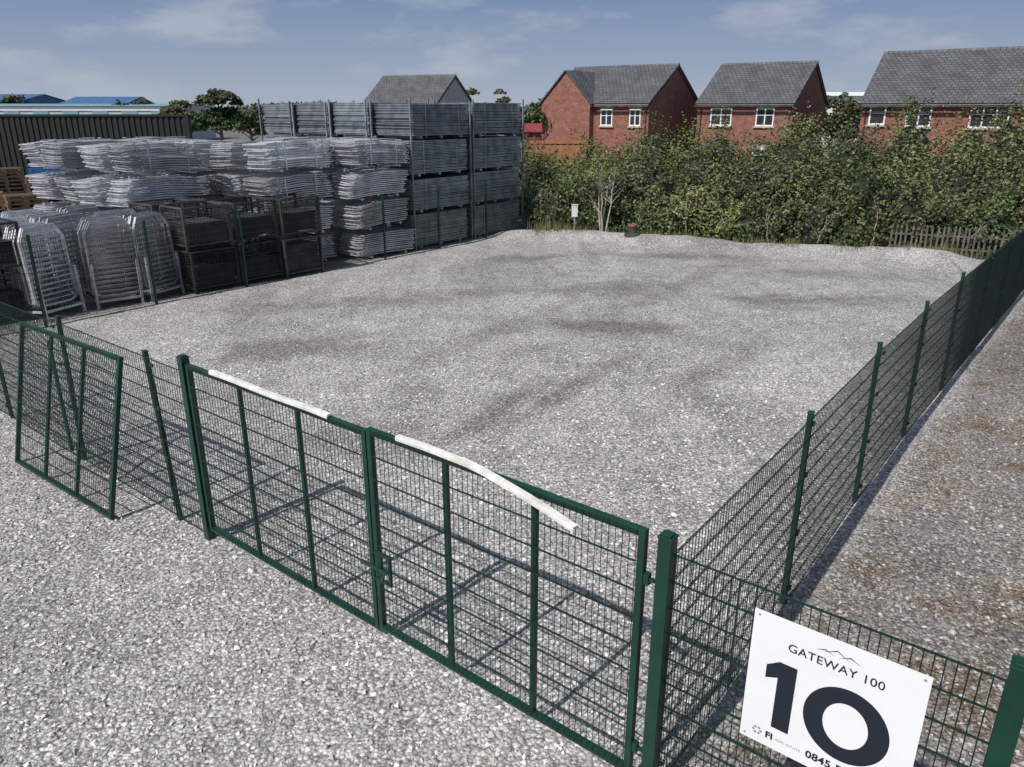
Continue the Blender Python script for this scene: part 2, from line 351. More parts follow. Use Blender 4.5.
def gate_post(p,h,w=0.1):
    mb=MB(); post(mb,(0,0,0),h,w,w,bdir)
    mb.box_axes((0,0,h+0.02),bdir*(w/2-.012),ain*(w/2-.012),(0,0,0.012))
    o=mb.obj('gate_post',M_green,loc=tuple(p),bevel=0.004); return o
gate_post(Lp,2.1,.09); gate_post(Rp,2.08,0.09); gate_post(E1,2.08,0.1)
def gate_leaf(parent,w,h,up=Vector((0,0,1)),diag=False,dirv=bdir,meshside=1):
    fr=MB(); wm=MB(); t=0.05; d=dirv; nn=d.cross(up).normalized()
    def rect(a,b,w2=t,t2=t):
        a=Vector(a);b=Vector(b); ax=(b-a); l=ax.length; axn=ax/l; o=nn.cross(axn).normalized()
        fr.box_axes((a+b)/2,axn*l/2,o*w2/2,nn*t2/2)
    rect(up*0,up*h); rect(d*w,up*h+d*w)
    rect(d*(t/2)+up*(t/2),d*(w-t/2)+up*(t/2)); rect(d*(t/2)+up*(h-t/2),d*(w-t/2)+up*(h-t/2))
    for f in (1/3,2/3): rect(d*w*f+up*t,d*w*f+up*(h-t),0.04,0.038)
    if diag: rect(d*w*0.30+up*(h-0.12),d*w*0.60+up*0.55,0.035,0.036)
    off=nn*0.03*meshside
    wire_panel(wm,d*0.03+off,d*(w-0.03)+off,0.03,h-0.01,up=up)
    fr.obj('frame',M_green,parent,bevel=0.003); wm.obj('wire_mesh',M_wire,parent)
tot=(Rp-Lp).length
lwL=(tot-0.25)/2+0.065; lwR=(tot-0.25)/2-0.135
offR=0.09+lwL+0.065
gL=empty('gate_leaf',tuple(Lp+bdir*0.09+Vector((0,0,0.11)))); gate_leaf(gL,lwL,1.94)
gR=empty('gate_leaf',tuple(Lp+bdir*offR+Vector((0,0,0.14)))); gate_leaf(gR,lwR,1.94)
hb=MB()
for z in (0.25,1.6): hb.box_axes(bdir*(-0.045)+Vector((0,0,z)),bdir*0.03,ain*0.02,(0,0,0.035))
hb.obj('hinges',M_green,gL)
hb=MB()
for z in (0.25,1.6): hb.bar(bdir*(lwR+.01)+Vector((0,0,z)),bdir*(lwR+0.10)+Vector((0,0,z)),.022); hb.box_axes(bdir*(lwR+0.045)+Vector((0,0,z)),bdir*0.018,ain*0.02,(0,0,0.04))
hb.obj('hinges',M_green,gR)
lb=MB(); o_=-ain*0.055
for p,q in (((0.02,0.56),(0.20,0.56)),((0.02,0.82),(0.20,0.82)),((0.20,0.545),(0.20,0.835)),((0.09,0.56),(0.09,0.82))):
    lb.bar(bdir*p[0]+Vector((0,0,p[1]))+o_,bdir*q[0]+Vector((0,0,q[1]))+o_,0.028,side=tuple(bdir))
lb.bar(bdir*(-0.13)+Vector((0,0,0.69))+o_*1.6,bdir*0.20+Vector((0,0,0.69))+o_*1.6,0.026)
lb.bar(bdir*0.17+Vector((0,0,0.69))+o_*1.6,bdir*0.17+Vector((0,0,0.60))+o_*2.4,0.018,side=tuple(bdir))
lb.obj('slide_latch',M_green,gR,bevel=0.003)
def strip(name,leaf_off,lw,t0,t1,fall,out,zt):
    mb=MB(); P=[]
    for i in range(13):
        f=i/12; s=leaf_off+lw*(t0+(t1-t0)*f); k=max(0,f-.45)/.55
        P.append(Lp+bdir*s+Vector((0,0,zt-fall*k**1.4+0.005*math.sin(f*9)))-ain*(0.004+out*k))
    for i in range(12):
        p,q=P[i],P[i+1]; mb.bar(p,q+(q-p)*0.02,0.046,0.022)
        mb.bar(p-ain*0.022-Vector((0,0,0.016)),q-ain*0.022-Vector((0,0,0.016)),0.007,0.03)
    mb.obj(name,M_whitepipe,bevel=0.003)
strip('white_plastic_strip',0.09,lwL,0.16,0.84,0.0,0.01,2.068)
strip('white_plastic_strip',offR,lwR,0.13,0.84,0.09,0.15,2.098)
BL=Vector((-6.68,9.30,0.02)); BR=Vector((-4.67,7.80,0.02)); dd=(BR-BL); wl=dd.length; dd.normalize()
upv=(ain*0.23+Vector((0,0,1))).normalized()
gl=empty('loose_gate_panel',tuple(BL)); gate_leaf(gl,wl,1.92,up=upv,diag=True,dirv=dd)
tg=MB(); q=Lp-bdir*0.62+Vector((-0.075,0.06,0.98)); tg.box_axes(q-ain*0.03+Vector((0,0,0)),bdir*0.018,ain*0.004,(0,0,0.03)); tg.obj('red_tag',M_red)

# ---------------------------------------------------------------- sign
sg=empty('site_sign',tuple(Rp+bdir*0.575-ain*0.016+Vector((0,0,1.85))))
X_=bdir; Zd=Vector((0,0,-1)); Nn=-ain
SW,SH=0.91,0.90
mb=MB(); mb.box_axes(X_*SW/2+Zd*SH/2,X_*SW/2,Nn*0.0015,Zd*SH/2); mb.obj('board',M_sign,sg)
fx=MB()
for a_,b_ in ((.03,.03),(.88,.03),(.03,.87),(.88,.87)):
    c=X_*a_+Zd*b_+Nn*0.003; k=10; n0=len(fx.v)
    for i in range(k):
        t=6.283*i/k; fx.v.append(tuple(c+X_*math.cos(t)*.008+Zd*math.sin(t)*.008))
    fx.f.append(tuple(n0+i for i in range(k)))
fx.obj('fixings',M_grey,sg)
def flat(name,polys,mat,off=0.0035):
    mb=MB()
    for P in polys:
        n0=len(mb.v)
        for (a,b2) in P: mb.v.append(tuple(X_*a+Zd*b2+Nn*off))
        mb.f.append(tuple(range(n0,n0+len(P))))
    return mb.obj(name,mat,sg)
dy=-0.02
flat('digit_one',[[(a+.02,b_+dy) for a,b_ in [(0.085,0.355),(0.155,0.305),(0.255,0.305),(0.255,0.765),(0.155,0.765),(0.155,0.415),(0.085,0.445)]]],M_ink)
cx,cy=0.56,0.535+dy; polys=[]; K=48
def oo(t): return (cx+0.225*math.cos(t),cy+0.24*math.sin(t))
def ii(t): return (cx+0.118*math.cos(t),cy+0.145*math.sin(t))
for i in range(K):
    t0,t1=6.28318*i/K,6.28318*(i+1)/K; polys.append([ii(t0),oo(t0),oo(t1),ii(t1)])
flat('digit_zero',polys,M_ink)
polys=[]
for (a,h,w) in ((0.40,0.022,0.05),(0.46,0.042,0.07),(0.53,0.03,0.06)):
    polys.append([(a-w,0.105),(a,0.105-h),(a+w,0.105),(a,0.105-h+0.007)])
flat('logo_hills',polys,M_ink)
R3=Matrix((X_,-Zd,Nn)).transposed().to_4x4()
def text(name,s,x,y,size,mat,off=0.004,bold=0.0,align='LEFT'):
    cu=bpy.data.curves.new(name,'FONT'); cu.body=s; cu.size=size; cu.offset=bold; cu.align_x=align; cu.space_character=1.05
    o=bpy.data.objects.new(name,cu); C.objects.link(o); cu.materials.append(mat); o.parent=sg
    o.matrix_local=Matrix.Translation(X_*x+Zd*y+Nn*off)@R3
text('title_text','GATEWAY 100',0.46,0.19,0.074,M_ink,bold=0.0006,align='CENTER')
text('subtitle_text','- - - -',0.46,0.225,0.02,M_grey,align='CENTER')
text('agent_text','FI',0.15,0.835,0.06,M_ink,bold=0.0025); text('agent_small_text','REAL ESTATE',0.21,0.828,0.024,M_grey)
text('phone_text','0845 500 61',0.385,0.835,0.068,M_ink,bold=0.002)
polys=[]
for i in range(6):
    t=i*1.047; c=(0.10+0.022*math.cos(t),0.815+0.022*math.sin(t)); polys.append([(c[0]+.01*math.cos(u),c[1]+.01*math.sin(u)) for u in (0,1.57,3.14,4.71)])
flat('agent_logo',polys,M_grey)

# ---------------------------------------------------------------- stock of barriers
def barrier_flat(nb,seed,pitch=0.062,Lx=2.3,Wy=1.05):
    r=random.Random(seed); mb=MB()
    sl=r.choice((-1,1))*r.uniform(.008,.026); sag=r.uniform(.02,.10)
    for i in range(nb):
        z=0.10+i*pitch; ox=r.uniform(-.06,.06)+sl*(i-nb/2); oy=r.uniform(-.03,.03); x0,x1=-Lx/2+ox,Lx/2+ox; y0,y1=-Wy/2+oy,Wy/2+oy; t=.031
        c=0.12; xm=(x0+x1)/2; sg_=sag*(1 if i>nb/2 else .5)
        def zz(x_): return z-sg_*((x_-xm)/(Lx/2))**2
        P=[(x0+c,y0),(xm,y0),(x1-c,y0),(x1,y0+c),(x1,y1-c),(x1-c,y1),(xm,y1),(x0+c,y1),(x0,y1-c),(x0,y0+c)]
        P=[(a_,b_,zz(a_)) for a_,b_ in P]
        for a in range(10): mb.bar(P[a],P[(a+1)%10],t)
        for k in range(1,18):
            xx=x0+Lx*k/18; mb.bar((xx,y0,zz(xx)),(xx,y1,zz(xx)+r.uniform(-.005,.005)),0.017)
        for xx in (x0+.35,x1-.35):
            mb.bar((xx,y0-0.10,z+0.0),(xx,y0+0.1,z),0.05,0.02)
    for xx in (-Lx*.3,Lx*.3): mb.box(xx-.04,xx+.04,-Wy/2,Wy/2,-0.04,0.03)
    for xx in (-.55,.5): 
        mb.bar((xx,-Wy/2-.04,0),(xx,-Wy/2-.04,nb*pitch+.06),0.012,0.04)
        mb.bar((xx,-Wy/2-.04,nb*pitch+.06),(xx,Wy/2+.04,nb*pitch+.06),0.04,0.008)
    return mb
bf=[barrier_flat(12 if k%3 else 11,k).mesh('barrier_bundle',M_galv) for k in range(7)]
rz=math.atan2(adir.y,adir.x)
def col_barriers(s,m,n,h=0.93,name='crowd_barrier_stack'):
    e_=empty(name,tuple(sm(s,m)),rz)
    z=0.06
    for i in range(n):
        inst('bundle_%d'%(i+1),random.choice(bf),e_,(random.uniform(-.2,.2),random.uniform(-.12,.12),z),(random.uniform(-.05,.05),random.uniform(-.035,.035),random.uniform(-.08,.08)+(math.pi if random.random()<.5 else 0)),(1.04,1.0,1.0))
        z+=h
for s,m,n in [(-6.1,0.95,4),(-8.8,1.7,4),(-6.1,2.4,4),(-8.95,3.2,4),(-9.1,4.7,4),(-11.8,3.6,4),(-11.9,5.1,4),(-9.2,6.2,4),(-12.0,6.7,4),(-9.3,7.7,4),(-6.4,4.0,4),(-12.0,8.2,4)]:
    col_barriers(s,m,n,0.93)
def panel_stack(seed,nb=21,Lx=2.75,Wy=1.72,pitch=0.05):
    r=random.Random(seed); mb=MB(); core=MB()
    for i in range(nb):
        z=0.11+i*pitch+r.uniform(-.006,.006); ox=r.uniform(-.04,.04); oy=r.uniform(-.03,.03); t=0.034; x0,x1,y0,y1=-Lx/2+ox,Lx/2+ox,-Wy/2+oy,Wy/2+oy
        mb.bar((x0,y0,z),(x1,y0,z+r.uniform(-.008,.008)),t);mb.bar((x0,y1,z),(x1,y1,z),t);mb.bar((x0,y0,z),(x0,y1,z),t);mb.bar((x1,y0,z),(x1,y1,z),t)
    for xx in (-Lx*.36,0,Lx*.36): mb.box(xx-.05,xx+.05,-Wy/2,Wy/2,0,0.085)
    for k in range(1,24):
        xx=-Lx/2+Lx*k/24; zz=0.11+nb*pitch; mb.bar((xx,-Wy/2,zz-.03),(xx,Wy/2,zz-.03),0.012)
    for xx in (-.8,.8): mb.bar((xx,-Wy/2-.05,.05),(xx,-Wy/2-.05,.10+nb*pitch),.008,.03)
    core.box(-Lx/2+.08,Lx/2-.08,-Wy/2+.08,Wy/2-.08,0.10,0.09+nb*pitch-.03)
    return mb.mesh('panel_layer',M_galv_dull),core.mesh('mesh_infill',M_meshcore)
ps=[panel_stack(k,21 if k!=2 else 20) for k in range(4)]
def tall(s,m,n=4):
    e_=empty('fence_panel_stack',tuple(sm(s,m)),rz+random.uniform(-.015,.015)); z=0.02
    for i in range(n):
        a_,b_=random.choice(ps); l=(random.uniform(-.10,.10),random.uniform(-.06,.06),z); r_=(0,0,random.uniform(-.02,.02))
        inst('layer_%d'%(i+1),a_,e_,l,r_); inst('infill_%d'%(i+1),b_,e_,l,r_); z+=1.195
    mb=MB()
    for xx in (-1.46,1.46):
        for yy in (-.93,.93): mb.bar((xx,yy,0),(xx,yy,z+.02+random.uniform(-.1,.08)),0.05)
    mb.obj('uprights',M_galv_dull,e_)
for s,m in [(-3.4,1.3),(-0.3,1.3),(-3.45,3.35),(-3.45,5.4),(-3.45,7.4),(-0.4,3.35),(-0.4,5.4),(-.4,7.4),(-.4,9.4)]: tall(s,m)
def stillage(seed):
    r=random.Random(seed); mb=MB(); Lx,Wy,H=1.25,1.1,1.05
    for x in(-Lx/2,Lx/2):
        for y in(-Wy/2,Wy/2): mb.bar((x,y,0),(x,y,H),0.055)
    for z in (.12,H):
        for y in(-Wy/2,Wy/2): mb.bar((-Lx/2,y,z),(Lx/2,y,z),0.045)
        for x in(-Lx/2,Lx/2): mb.bar((x,-Wy/2,z),(x,Wy/2,z),0.045)
    for k in range(13):
        z=.12+k*(H-.12)/13
        for y in(-Wy/2,Wy/2): mb.bar((-Lx/2,y,z),(Lx/2,y,z),0.008)
        for x in(-Lx/2,Lx/2): mb.bar((x,-Wy/2,z),(x,Wy/2,z),0.008)
    for k in range(1,14):
        x=-Lx/2+Lx*k/14
        for y in(-Wy/2,Wy/2): mb.bar((x,y,.12),(x,y,H),0.007)
    for k in range(1,11):
        y=-Wy/2+Wy*k/11
        for x in(-Lx/2,Lx/2): mb.bar((x,y,.12),(x,y,H),0.007)
    nn_=r.choice((17,24,27))
    for i in range(nn_):
        z=.16+i*.030; o=r.uniform(-.03,.03); mb.box(-Lx/2+.07+o,Lx/2-.07+o,-Wy/2+.07,Wy/2-.07,z,z+.018)
    return mb.mesh('stillage_box',M_dark)
st=[stillage(k) for k in range(4)]
def dark_col(s,m,n):
    e_=empty('steel_stillage_stack',tuple(sm(s,m)),rz+random.uniform(-.05,.05))
    for i in range(n): inst('box_%d'%(i+1),random.choice(st),e_,(random.uniform(-.05,.05),random.uniform(-.05,.05),.03+i*1.1),(0,0,random.uniform(-.03,.03)))
for s,m,n in [(-12.45,0.75,2),(-11.1,0.7,2),(-9.8,0.5,2),(-11.1,2.1,2),(-12.6,2.1,2),(-13.4,3.4,1),(-17.3,1.5,2),(-17.4,2.9,2),(-18.8,1.6,2),(-18.8,3.0,2),(-16.0,4.6,1),(-14.4,4.8,1),(-17.5,4.4,2)]: dark_col(s,m,n)
def bunch(seed,nb=11):
    r=random.Random(seed); mb=MB(); W=1.08; H=1.75
    for i in range(nb):
        y=i*0.08+r.uniform(-.015,.015); t=.030; z0=.28+r.uniform(-.05,.05); sh=r.uniform(-.05,.05)+0.014*i; tl=r.uniform(-.05,.05)
        P=[(-W/2+sh,y,z0+.1),(-W/2+sh+tl*.8,y,z0+H-.28),(-W/2+.16+sh+tl,y+.02,z0+H),(W/2-.16+sh+tl,y+.02,z0+H),(W/2+sh+tl*.8,y,z0+H-.28),(W/2+sh,y,z0+.1),(W/2-.15+sh,y,z0),(-W/2+.15+sh,y,z0)]
        for a in range(8): mb.bar(P[a],P[(a+1)%8],t)
        for k in range(1,15):
            z=z0+H*k/15; xx=W/2; f=k/15*tl
            if z>z0+H-.28: xx=W/2-.16*(z-(z0+H-.28))/.28
            mb.bar((-xx+sh+f,y,z),(xx+sh+f,y,z),0.013)
    for x in(-.5,.5):
        mb.bar((x,-.1,.2),(x,nb*.08+.1,.2),.05); mb.bar((x,-.1,0),(x,-.1,1.1),.05); mb.bar((x,nb*.08+.1,0),(x,nb*.08+.1,.9),.05)
    mb.bar((-.5,-.1,.2),(.5,-.1,.2),.05)
    return mb.mesh('barrier_bunch',M_galv)
bu=[bunch(k,10+k) for k in range(3)]
for i,(s,m,a) in enumerate([(-13.7,0.6,.28),(-14.9,0.55,-.18),(-16.15,0.7,.30),(-13.9,1.95,-.2),(-15.15,2.1,.25),(-16.4,2.1,-.2),(-14.1,3.3,.1),(-15.4,3.5,-.1)]):
    e_=empty('barrier_bunch',tuple(sm(s,m)),rz+a); inst('barriers',bu[i%3],e_,rot=(random.uniform(-.09,.03),random.uniform(-.03,.03),0))
def pallet(mb,z,r):
    o=r.uniform(-.04,.04)
    for k in range(5): mb.box(-.6+o,.6+o,-.5+k*.225,-.5+k*.225+.1,z+.115,z+.137)
    for x in(-.55,0,.55): mb.box(x-.05+o,x+.05+o,-.5,.5,z+.022,z+.113)
    for k in(0,2,4): mb.box(-.6+o,.6+o,-.5+k*.225,-.5+k*.225+.1,z,z+.02)
def pallets(p,n,seed):
    r=random.Random(seed); mb=MB()
    for i in range(n): pallet(mb,i*.142,r)
    return mb.obj('pallet_stack',M_wood,loc=tuple(p))
for i,(x,y,n) in enumerate([(-19.4,30,17),(-18.0,30.3,15),(-20.8,30,18),(-19.0,28,12),(-17.2,27.5,12),(-16.2,31.5,12),(-22,31,18),(-15.4,25.5,7),(-17,25.3,9),(-14.2,24,5)]): 
    o=pallets((x,y,0),n,i); o.rotation_euler[2]=random.uniform(.3,.7)
bc=MB(); bc.box(-.5,.5,-.4,.4,0,.35); bc.box(-.53,.53,-.43,.43,.35,.38); bc.box(-.45,.45,-.44,-.41,.05,.3); o=bc.obj('blue_crate',M_bluepl,loc=(-18.0,30.3,15*.142),bevel=.02); o.rotation_euler[2]=.5
rk=MB()
for i in range(5):
    for y in (0,1): rk.bar((i*1.3,y,0),(i*1.3,y,3.0),.06)
for z in(1.0,2.0,2.9):
    for y in(0,1): rk.bar((0,y,z),(5.2,y,z),.07)
    for k in range(14): rk.bar((k*.4,0,z+.05),(k*.4,1,z+.05),.03)
rk.obj('storage_rack',M_galv_dull,loc=(-18.6,32.5,0)).rotation_euler[2]=0.6
rk2=MB()
for z in (1.05,2.05):
    for k in range(4): rk2.box(k*1.3+.15,k*1.3+1.1,.1,.9,z+.04,z+.3+.15*(k%2))
rk2.obj('rack_stock',M_dark,loc=(-18.6,32.5,0)).rotation_euler[2]=0.6

cw=MB(); x=-60.0
while x<-18.2:
    cw.box(x,x+.16,44.9,45.0,0,4.15); cw.box(x+.16,x+.32,44.96,45.02,0,4.15); x+=.32
cw.box(-60,-18.2,44.86,45.05,4.15,4.27); cw.box(-18.2,-18.05,44.8,45.1,0,4.27)
cw.obj('corrugated_wall',simple('dark_green_cladding',(0.008,0.012,0.011),0.75,0.0,0.3,1.5))

# ---------------------------------------------------------------- houses
M_stone=simple('cast_stone',(0.42,0.39,0.34))
def house(loc,ang,W,D,eave,ridge,wins,gable_wall=None,gwins=(),wing=None,name='brick_house'):
    root=empty(name,loc,ang); wall=MB(); gw=gable_wall or M_brick
    v=[(0,0,0),(W,0,0),(W,D,0),(0,D,0),(0,0,eave),(W,0,eave),(W,D,eave),(0,D,eave),(0,D/2,ridge-.08),(W,D/2,ridge-.08)]
    wall.v=v; wall.f=[(0,1,5,4),(2,3,7,6),(1,2,6,9,5),(3,0,4,8,7),(4,5,9,8),(6,7,8,9)]
    wall.obj('walls',gw,root)
    rise=(ridge-eave); sl=math.atan2(rise,D/2); L_=math.hypot(rise,D/2)+.35; ov=.12
    for side in(0,1):
        rb=MB(); rb.box(-ov,W+ov,0,L_,0,.09)
        o=rb.obj('roof',M_roof,root)
        if side==0:
            o.location=(0,-.35*math.cos(sl),eave-.35*math.sin(sl)+.02); o.rotation_euler=(sl,0,0)
        else:
            o.location=(W,D+.35*math.cos(sl),eave-.35*math.sin(sl)+.02); o.rotation_euler=(sl,0,math.pi)
    rc=MB(); rc.tube([(-ov-.01,D/2,ridge+.07),(W+ov+.01,D/2,ridge+.07)],.12,8); rc.obj('ridge_tiles',M_roof,root)
    gt=MB(); gt.box(-ov,W+ov,-.46,-.34,eave-.30,eave-.18); gt.obj('gutter',M_dark,root)
    gt=MB(); gt.box(-.02,W+.02,-.30,-.02,eave-.17,eave-.06); gt.obj('soffit',M_white,root)
    vb=MB()
    for xx in(-.06,W+.06):
        for sg_ in(0,1):
            y0,y1=(-.33,D/2) if sg_==0 else (D+.33,D/2)
            vb.bar((xx,y0,eave-.33*math.tan(sl)-.06),(xx,y1,ridge-.06),.05,.16)
    vb.obj('verges',M_dark,root)
    dp=MB(); dp.bar((.25,-.06,0),(.25,-.06,eave-.3),.07); dp.bar((W-.2,-.06,0),(W-.2,-.06,eave-.3),.07); dp.obj('downpipes',M_dark,root)
    fr=MB(); gl_=MB(); si=MB()
    def win(cx,cz,w,h,plane='f',mull=2,FX=0.0):
        def P(a,o,z): return (a,-o,z) if plane=='f' else (W+o,a,z)
        def bx(m_,a0,a1,o0,o1,z0,z1):
            p=P(a0,o0,z0);q=P(a1,o1,z1); m_.box(min(p[0],q[0]),max(p[0],q[0]),min(p[1],q[1]),max(p[1],q[1]),z0,z1)
        x0,x1,z0,z1=cx-w/2,cx+w/2,cz-h/2,cz+h/2; o=FX
        bx(gl_,x0+.03,x1-.03,o+.003,o+.02,z0+.03,z1-.03)
        t=.085
        bx(fr,x0,x1,o+.004,o+.06,z0,z0+t); bx(fr,x0,x1,o+.004,o+.06,z1-t,z1)
        bx(fr,x0,x0+t,o+.004,o+.058,z0+t,z1-t); bx(fr,x1-t,x1,o+.004,o+.058,z0+t,z1-t)
        for k in range(1,mull): xx=x0+w*k/mull; bx(fr,xx-.04,xx+.04,o+.004,o+.055,z0+t,z1-t)
        bx(fr,x0+t,x1-t,o+.004,o+.04,cz+.1,cz+.14)
        bx(si,x0-.1,x1+.1,o+.004,o+.12,z0-.1,z0-.005); bx(si,x0-.1,x1+.1,o+.003,o+.03,z1+.01,z1+.17)
    for w_ in wins: win(*w_)
    for w_ in gwins: win(*w_,plane='g')
    fr.obj('window_frames',M_white,root); gl_.obj('window_glass',M_glass,root); si.obj('sills_lintels',M_stone,root)
    if wing:
        x0,x1,pr_,wr=wing; xc=(x0+x1)/2; dep=D/2
        wb=MB(); wb.v=[(x0,-pr_,0),(x1,-pr_,0),(x1,-pr_,eave),(xc,-pr_,wr-.08),(x0,-pr_,eave),(x0,dep,0),(x1,dep,0),(x1,dep,eave),(xc,dep,wr-.08),(x0,dep,eave)]
        wb.f=[(0,1,2,3,4),(1,6,7,2),(0,4,9,5),(2,7,8,3),(3,8,9,4)]; wb.obj('wing_walls',M_brick,root)
        hw=(x1-x0)/2; s2=math.atan2(wr-eave,hw); l2=math.hypot(wr-eave,hw)+.25
        for k in(0,1):
            rb=MB(); rb.box(0,l2,-pr_-.12,dep,0,.09) if k==0 else rb.box(-l2,0,-pr_-.12,dep,0,.09)
            o=rb.obj('wing_roof',M_roof,root)
            if k==0: o.location=(x0-.25*math.cos(s2),0,eave-.25*math.sin(s2)+.02); o.rotation_euler=(0,-s2,0)
            else: o.location=(x1+.25*math.cos(s2),0,eave-.25*math.sin(s2)+.02); o.rotation_euler=(0,s2,0)
    return root
ang=-math.radians(35)
house((12.9,56,0),ang,6.5,8,5.0,7.45,[(1.7,4.05,1.5,1.15,'f',2),(4.7,4.05,1.2,1.15,'f',2),(1.7,1.5,1.6,1.2,'f',2),(4.7,1.5,1.2,1.2,'f',2)])
W_=8.3; c0=Vector((9.25,54.5,0)); t_=Vector((math.cos(ang),math.sin(ang),0)); c1=c0-t_*W_
house(tuple(c1),ang,W_,8.5,5.0,7.4,[(5.1,4.0,0.95,1.1,'f',2),(7.3,4.0,0.85,1.1,'f',2)],wing=(0.0,4.0,0.5,7.05))
house((20.8,48,0),ang,16,9,4.95,7.75,[(0.9,4.2,.9,1.05,'f',1),(3.1,4.15,1.3,1.15,'f',2),(6.6,4.15,1.9,1.2,'f',3),(10,4.2,1.3,1.05,'f',2)])
house((-14.8,80,0),-math.radians(25),8.3,8,4.9,7.6,[(2,4,1.2,1.1,'f',2),(6,4,1.2,1.1,'f',2)],gable_wall=simple('render_wall',(0.38,0.38,0.37)),name='rendered_house')

def shed(name,x0,x1,y,d,h,hr,mw,mr,stripe=None):
    root=empty(name,(0,0,0)); w=MB(); w.v=[(x0,y,0),(x1,y,0),(x1,y+d,0),(x0,y+d,0),(x0,y,h),(x1,y,h),(x1,y+d,h),(x0,y+d,h),(x0,y+d/2,hr-.1),(x1,y+d/2,hr-.1)]
    w.f=[(0,1,5,4),(2,3,7,6),(1,2,6,9,5),(3,0,4,8,7)]; w.obj('walls',mw,root)
    r=MB(); r.v=[(x0-.3,y-.4,h),(x1+.3,y-.4,h),(x1+.3,y+d/2,hr),(x0-.3,y+d/2,hr),(x1+.3,y+d+.4,h),(x0-.3,y+d+.4,h)]; r.f=[(0,1,2,3),(3,2,4,5)]; r.obj('roof',mr,root)
    if stripe:
        s=MB(); k=x0
        while k<x1: s.box(k,min(k+2.2,x1),y-.1,y-.02,h*.45,h-.15); k+=4.2
        s.obj('stripes',stripe,root)
        s=MB(); s.box(x0,x1,y-.14,y-.03,h-.6,h-.05) ; s.obj('fascia',M_white,root)
M_lb=simple('pale_blue_cladding',(0.18,0.31,0.37),0.5,0.1,0.1,1); M_bl=simple('blue_roof',(0.05,0.13,0.27),0.5,0.1,0.2,1); M_pg=simple('pale_grey_cladding',(0.45,0.47,0.49),0.5,0.1,0.1,1)
shed('warehouse',-85,-50,115,20,5.0,5.4,M_pg,M_lb,M_lb)
shed('warehouse',-84,-72,150,14,5.4,6.9,M_bl,M_bl)
shed('warehouse',-118,-98,160,20,6.0,7.6,M_bl,M_bl)
shed('warehouse',34,60,92,20,6.0,6.6,M_white,M_white)
of=MB(); x=0.9
while x<3.6: of.box(x,x+.14,40-.02*((int(x*100))%2),40.03,0,3.05); x+=.15
of.box(.9,3.6,39.95,39.97,2.9,3.0); of.obj('timber_fence',M_orange)
rs=empty('red_shed'); m_=MB(); m_.box(.9,1.8,50,52.5,0,3.2); m_.obj('walls',M_red,rs); m_=MB(); m_.v=[(.8,49.8,3.2),(1.9,49.8,3.2),(1.9,52.7,3.2),(.8,52.7,3.2),(.8,51.2,3.7),(1.9,51.2,3.7)]; m_.f=[(0,1,5,4),(2,3,4,5),(1,2,5),(3,0,4)]; m_.obj('roof',M_red,rs)

# ---------------------------------------------------------------- vegetation
def green(n,base,clump,var=.3):
    t=rng.uniform(1-var,1+var,(n,1)); c=np.array(base)[None]*t*clump
    return c
def blob_leaves(cent,rad,n,base):
    d=rng.normal(size=(n,3)); d/=np.linalg.norm(d,axis=1)[:,None]; d[:,2]=np.abs(d[:,2])*1.0-0.15*rng.uniform(size=n)
    r=rng.uniform(0.72,1.05,n)**0.7
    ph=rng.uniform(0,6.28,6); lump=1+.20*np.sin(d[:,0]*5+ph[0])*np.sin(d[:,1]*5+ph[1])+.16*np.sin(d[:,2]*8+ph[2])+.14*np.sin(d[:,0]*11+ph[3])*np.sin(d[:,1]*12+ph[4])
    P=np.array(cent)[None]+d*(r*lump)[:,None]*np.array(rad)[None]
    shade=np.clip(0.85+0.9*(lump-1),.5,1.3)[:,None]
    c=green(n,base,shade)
    return P,c,d
P_=[];C_=[];D_=[]; core=MB()
palette=[(0.115,0.155,0.045),(0.095,0.13,0.04),(0.145,0.17,0.06),(0.065,0.10,0.033),(0.175,0.185,0.075),(0.14,0.15,0.065),(0.11,0.135,0.065)]
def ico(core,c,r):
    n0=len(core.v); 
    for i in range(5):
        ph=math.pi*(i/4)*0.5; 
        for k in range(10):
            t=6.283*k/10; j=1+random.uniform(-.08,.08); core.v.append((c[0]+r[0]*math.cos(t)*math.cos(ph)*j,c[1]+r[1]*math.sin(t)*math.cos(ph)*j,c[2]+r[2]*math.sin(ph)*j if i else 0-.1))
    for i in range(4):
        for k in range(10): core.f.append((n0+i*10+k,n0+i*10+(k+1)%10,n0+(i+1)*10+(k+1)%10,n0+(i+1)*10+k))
blobs=[]
for q in np.arange(-0.4,22,0.85):
    if random.random()<.93: blobs.append((q+random.uniform(-.3,.3),random.uniform(.85,1.8),random.uniform(.75,1.25),random.uniform(1.0,2.3),950,0))
for p,hh in ((2.8,2.65),(4.8,3.1),(6.8,3.3),(9.2,3.4),(12,3.5)):
    for q in np.arange(-0.2-p*.42,23,1.5):
        h=hh*random.uniform(.72,1.18)
        if q>9: h*=1.10
        if q>13: h*=1.10
        if q<2: h*=.86
        if q<1 and p>6: h*=.85
        blobs.append((q+random.uniform(-.5,.5),p+random.uniform(-.6,.6),random.uniform(.9,1.65),h,1450 if p<8 else 1050,1))
